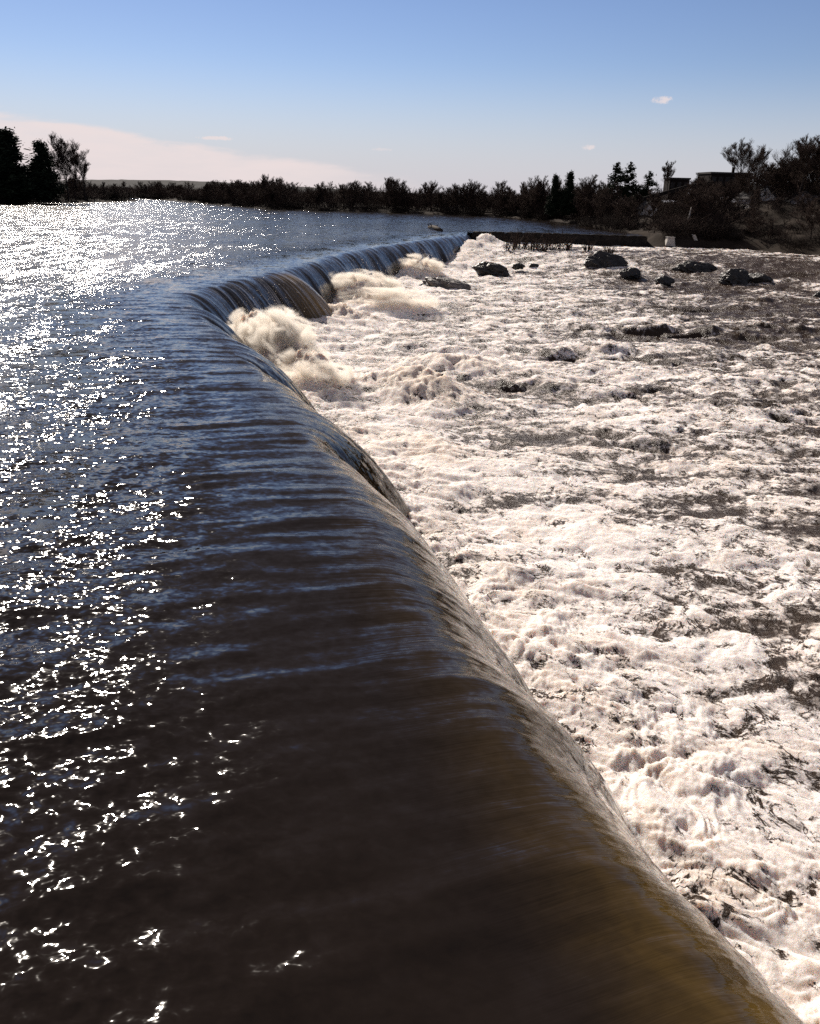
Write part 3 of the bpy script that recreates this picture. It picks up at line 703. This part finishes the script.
house(86.5, 200, 3.5, 5.4, 7, 4.0, 1.9, -8, 'grey gabled house behind branches right of the white gabled house', wall_grey, roofm, 2, 2)
house(91.0, 199, 3.6, 8.6, 9, 3.2, 1.8, 84, 'long pale house with grey roof at the right edge of the photo', wall_white, roof_grey, 3, 1, False)
house(60.5, 231, 1.5, 3.6, 6, 3.4, 1.6, 0, 'small pale gabled house among trees below the tall pines', wall_white, roofm, 1, 2, False)
house(82.5, 240, 10.2, 11.0, 9, 3.6, 1, 4, 'large flat roofed dark block on top of the right hill', brick, roofm, 6, 1, True, True, 'building')
house(74.5, 256, 9.0, 5.6, 6, 3.6, 1, 0, 'small flat roofed dark block left of the larger one on the hill', brick, roofm, 3, 1, False, True, 'building')
house(84.3, 183, 2.6, 3.4, 3, 1.3, .6, 80, 'low white shed near the right edge of the photo', wall_white, wall_white, 1, 1, False, name='shed')['category'] = 'shed'
# parapet along the road on the hill
pw = link('parapet', None, loc=(0,0,0)); tag(pw, 'long low dark parapet along the road on the right hill', 'wall')
m = MB(); P = [(57,223,7.6),(64,226,9.4),(70,229,10.9),(77,232,11.9),(84,233,12.0)]
for a, b in zip(P[:-1], P[1:]):
    dv = (Vector(b)-Vector(a)); nn = Vector((-dv.y, dv.x, 0)).normalized()*.15
    vs = [Vector(a)-nn, Vector(b)-nn, Vector(b)+nn, Vector(a)+nn]; m.add([v+Vector((0,0,-.9)) for v in vs]+[v for v in vs], [(3,2,1,0),(4,5,6,7),(0,1,5,4),(2,3,7,6),(1,2,6,5),(3,0,4,7)])
link('wall', m.mesh('wall', stone), pw)

# ------------------------------------------------------------------ rocks in the rapids
def rock(x, y, zb, sx, sy, sz, seed, label, mat, peak=(0,0), rz=0):
    import bmesh
    bm = bmesh.new(); bmesh.ops.create_icosphere(bm, subdivisions=5, radius=1)
    co = np.array([v.co[:] for v in bm.verts])
    P = co*np.array([1.3,1.3,1.3])+seed*3.7
    n = fbm(P[:,0]+P[:,2]*.7, P[:,1]-P[:,2]*.6, seed, 2, .5)*.34
    rd = np.abs(fbm(P[:,0]*2.2+P[:,2], P[:,1]*2.2+P[:,2]*1.3, seed+3, 5, .58))*.20
    # chisel flat facets
    r = 1+n-rd; rr = np.random.default_rng(seed)
    for k in range(9):
        a = rr.normal(size=3); a /= np.linalg.norm(a); dt = co@a; lim = rr.uniform(.74,.95); r = np.minimum(r, np.where(dt > .05, lim/np.maximum(dt,.05)+.06*fbm(P[:,0]*4,P[:,1]*4,seed+k,2), 9))
    co = co*r[:,None]*np.array([sx*1.08, sy, sz*.80]); zb -= .22; co[:,0] += peak[0]*np.maximum(co[:,2],0); co[:,1] += peak[1]*np.maximum(co[:,2],0)
    for v, c in zip(bm.verts, co): v.co = c
    me = bpy.data.meshes.new('rock'); bm.to_mesh(me); bm.free(); me.materials.append(mat)
    me.polygons.foreach_set('use_smooth', [True]*len(me.polygons))
    o = link('rock', me, None, (x, y, zb), R_(rz)); tag(o, label, 'rock', 'rocks standing in the rapids'); return o
rock(4.3, 113, -4.3, 3.1, 1.8, 1.7, 3, 'large pale grey slanting rock nearest the middle of the far falls', rock_pale, (-.5,0), -15)
rock(11.6, 132, -3.6, 2.6, 1.8, 1.5, 8, 'dark wet rock behind and right of the pale grey rock', rockm, (-.2,0), 5)
rock(31.0, 141, -3.3, 3.5, 2.4, 2.9, 12, 'biggest dark domed rock in the middle of the rapids', rockm, (-.15,0), 0)
rock(33.0, 131, -3.4, 1.6, 1.2, 1.2, 15, 'small dark rock just right of the biggest domed rock', rockm, (0,0), 20)
rock(35.6, 122, -3.6, 1.5, 1.2, 1.1, 18, 'small low dark rock in front of the twin dark rocks', rockm, (0,0), 40)
rock(44.0, 136, -3.0, 3.2, 1.8, 1.6, 21, 'long low dark rock farther back on the right', rockm, (.1,0), -5)
rock(47.2, 126, -3.6, 2.2, 1.7, 1.9, 25, 'dark humped rock at the right, left half of a pair', rockm, (0,0), 10)
rock(50.6, 126.5, -3.6, 2.4, 1.6, 1.4, 27, 'lower dark rock at the right, right half of a pair', rockm, (0,0), -10)
rock(16.6, 139, -3.3, 1.0, .8, .7, 31, 'small dark rock at the foot of the far falls, left of another', rockm, (0,0), 0)
rock(19.2, 140, -3.4, .8, .6, .6, 33, 'small flat dark rock right of the one at the far falls', rockm, (0,0), 0)
rock(8.6, 150, -3.9, 4.2, 1.6, 1.0, 36, 'brown rock ledge washed by water at the foot of the far falls', logm, (0,0), -20)
rock(54.5, 112, -4.0, 2.0, 1.0, .9, 39, 'low dark rock at the right edge of the photo', rockm, (0,0), 0)

# ------------------------------------------------------------------ leafless bushes on the ledge below the dry dam
bushes = [(17.0,156,3.0),(18.9,158,4.2),(21.0,157,3.6),(22.6,154,2.6),(25.0,158,3.8),(27.2,156,3.0),(30.6,154,2.4),(33.5,150,2.0)]
labs = ['leftmost leafless bush in front of the dry dam','tallest leafless bush in front of the dry dam','leafless bush just right of the tallest bush by the dam','low leafless bush between two taller bushes by the dam',
        'wide leafless bush near the middle of the dry dam','rightmost leafless bush close against the dry dam','leafless bush standing apart in the foam, behind the domed rock','smallest leafless bush in the foam, right of all others']
for (x, y, h), lb, i in zip(bushes, labs, range(8)):
    b = brush(120+i, h, h*.55, lb, 18, 'leafless_bush', twig, .055); b.location = (x, y, float(tail_base(np.array(x), np.array(y)))+.1); b['group'] = 'bushes in front of the dry dam'

# ------------------------------------------------------------------ stranded log
lg = link('driftwood_log', None, loc=(2.6, 195, .22), rz=R_(0)); tag(lg, 'dark driftwood log stranded on the lip at the far end of the falls', 'log')
m = MB(); m.tube([(0,0,0),(.7,-5,.25),(1.6,-11,.15),(2.5,-17,-.05)], [.22,.36,.42,.3], 9); link('stem', m.mesh('stem', logm, True), lg)
for (a, b) in (((.7,-5,.3),(.1,-6.6,.8)), ((1.2,-9,.3),(1.9,-10.6,.75)), ((.2,-1.5,.1),(-.3,-2.4,.6))):
    m = MB(); m.tube([a, tuple((Vector(a)+Vector(b))/2+Vector((0,0,.1))), b], [.16,.11,.05], 6); link('branch', m.mesh('branch', logm, True), lg)

# ------------------------------------------------------------------ sky, sun, camera
SUN_AZ, SUN_EL = -24., 31.
w = bpy.data.worlds.new('World'); SC.world = w; w.use_nodes = True; nt = w.node_tree; nt.nodes.clear()
T_ = NT.__new__(NT); T_.t = nt; T_.m = None
sky = T_.n('ShaderNodeTexSky'); sky.sky_type = 'NISHITA'; sky.sun_disc = False
sky.sun_elevation = R_(SUN_EL); sky.sun_rotation = R_(SUN_AZ); sky.altitude = 300; sky.air_density = 1.0; sky.dust_density = .05; sky.ozone_density = 3.0
dirv = T_.n('ShaderNodeTexCoord').outputs['Generated']
sp = T_.n('ShaderNodeSeparateXYZ'); T_.l(dirv, sp.inputs[0])
azd = T_.math('MULTIPLY', T_.math('ARCTAN2', sp.outputs[0], sp.outputs[1]), 57.2958)
eld = T_.math('MULTIPLY', T_.math('ARCSINE', sp.outputs[2]), 57.2958)
cn = T_.noise(dirv, 1., 6, .6, .3, (9., 9., 60.))
edge = T_.math('ADD', T_.math('MULTIPLY', azd, -.125), .85)               # upper edge of the cloud bank
edge = T_.math('ADD', edge, T_.math('MULTIPLY', T_.math('SUBTRACT', cn, .5), 1.7))
dlt = T_.math('SUBTRACT', edge, eld)
bank = T_.math('MULTIPLY', T_.ramp(dlt, -.15, .40), T_.ramp(azd, 3., -9.))
bank = T_.math('MULTIPLY', bank, T_.ramp(cn, .3, .65, .72, 1.))
def puff(az, el, wa, we):
    a = T_.math('DIVIDE', T_.math('SUBTRACT', azd, az), wa); b = T_.math('DIVIDE', T_.math('SUBTRACT', eld, el), we)
    r = T_.math('ADD', T_.math('MULTIPLY', a, a), T_.math('MULTIPLY', b, b))
    r = T_.math('ADD', r, T_.math('MULTIPLY', T_.math('SUBTRACT', T_.noise(dirv, 130., 6, .7), .5), 4.2))
    return T_.ramp(r, 1.1, .1)
cl = T_.math('MULTIPLY', bank, .92)
for az, el, wa, we, k in ((14.8,5.6,.75,.22,.8),(10.6,2.95,.45,.18,.75),(-12.7,2.95,1.1,.13,.8),(-2.3,2.6,.8,.1,.35)):
    cl = T_.math('MAXIMUM', cl, T_.math('MULTIPLY', puff(az, el, wa, we), k))
tint = T_.n('ShaderNodeMix', data_type='RGBA', blend_type='MULTIPLY'); tint.inputs[0].default_value = 1; T_.l(sky.outputs[0], tint.inputs[6]); tint.inputs[7].default_value = (.93/8,.84/8,.92/8,1)
gm = T_.n('ShaderNodeGamma', Gamma=1.15); T_.l(tint.outputs[2], gm.inputs[0])
up8 = T_.n('ShaderNodeVectorMath', operation='SCALE'); up8.inputs['Scale'].default_value = 8.6; T_.l(gm.outputs[0], up8.inputs[0])
cc = T_.mix(cl, T_.mix(T_.ramp(eld, 8., 0., 0., .82), up8.outputs[0], (6.9, 6.9, 8.0)), (10.2, 8.9, 8.8))
cc = T_.mix(T_.ramp(eld, 10., 26., 0., .88), cc, (2.2, 2.15, 2.5))      # unseen upper sky, made greyer and darker to dim water reflections and fill
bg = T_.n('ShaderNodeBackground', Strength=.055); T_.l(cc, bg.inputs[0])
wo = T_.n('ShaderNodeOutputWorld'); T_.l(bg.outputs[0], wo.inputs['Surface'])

sd = bpy.data.lights.new('sun', 'SUN'); sd.energy = 5.0; sd.angle = R_(.5); sd.color = (1., .91, .81)
so = bpy.data.objects.new('sun', sd); COL.objects.link(so)
dv = Vector((math.sin(R_(SUN_AZ))*math.cos(R_(SUN_EL)), math.cos(R_(SUN_AZ))*math.cos(R_(SUN_EL)), math.sin(R_(SUN_EL))))
so.rotation_euler = dv.to_track_quat('Z', 'Y').to_euler()

cd = bpy.data.cameras.new('camera'); cam = bpy.data.objects.new('camera', cd); COL.objects.link(cam); SC.camera = cam
cd.sensor_fit = 'HORIZONTAL'; cd.sensor_width = 36; cd.lens = 36*822/820; cd.clip_start = .1; cd.clip_end = 9000
p_, r_ = R_(21.15), R_(1.4)
Fw = Vector((0, math.cos(p_), -math.sin(p_))); U0 = Vector((0, math.sin(p_), math.cos(p_))); X0 = Vector((1,0,0))
Rt = X0*math.cos(r_)+U0*math.sin(r_); Up = U0*math.cos(r_)-X0*math.sin(r_)
M = Matrix((Rt, Up, -Fw)).transposed().to_4x4(); M.translation = (0,0,7.0); cam.matrix_world = M
vs = SC.view_settings; vs.view_transform = 'Standard'; vs.look = 'None'; vs.gamma = 1; vs.exposure = .58; vs.use_curve_mapping = False
SC.render.engine = 'CYCLES'; SC.cycles.max_bounces = 8; SC.cycles.volume_bounces = 4; SC.cycles.volume_step_rate = .5; SC.cycles.diffuse_bounces = 2; SC.cycles.glossy_bounces = 3
SC.cycles.use_denoising = False; SC.cycles.sample_clamp_indirect = 6; SC.cycles.sample_clamp_direct = 0
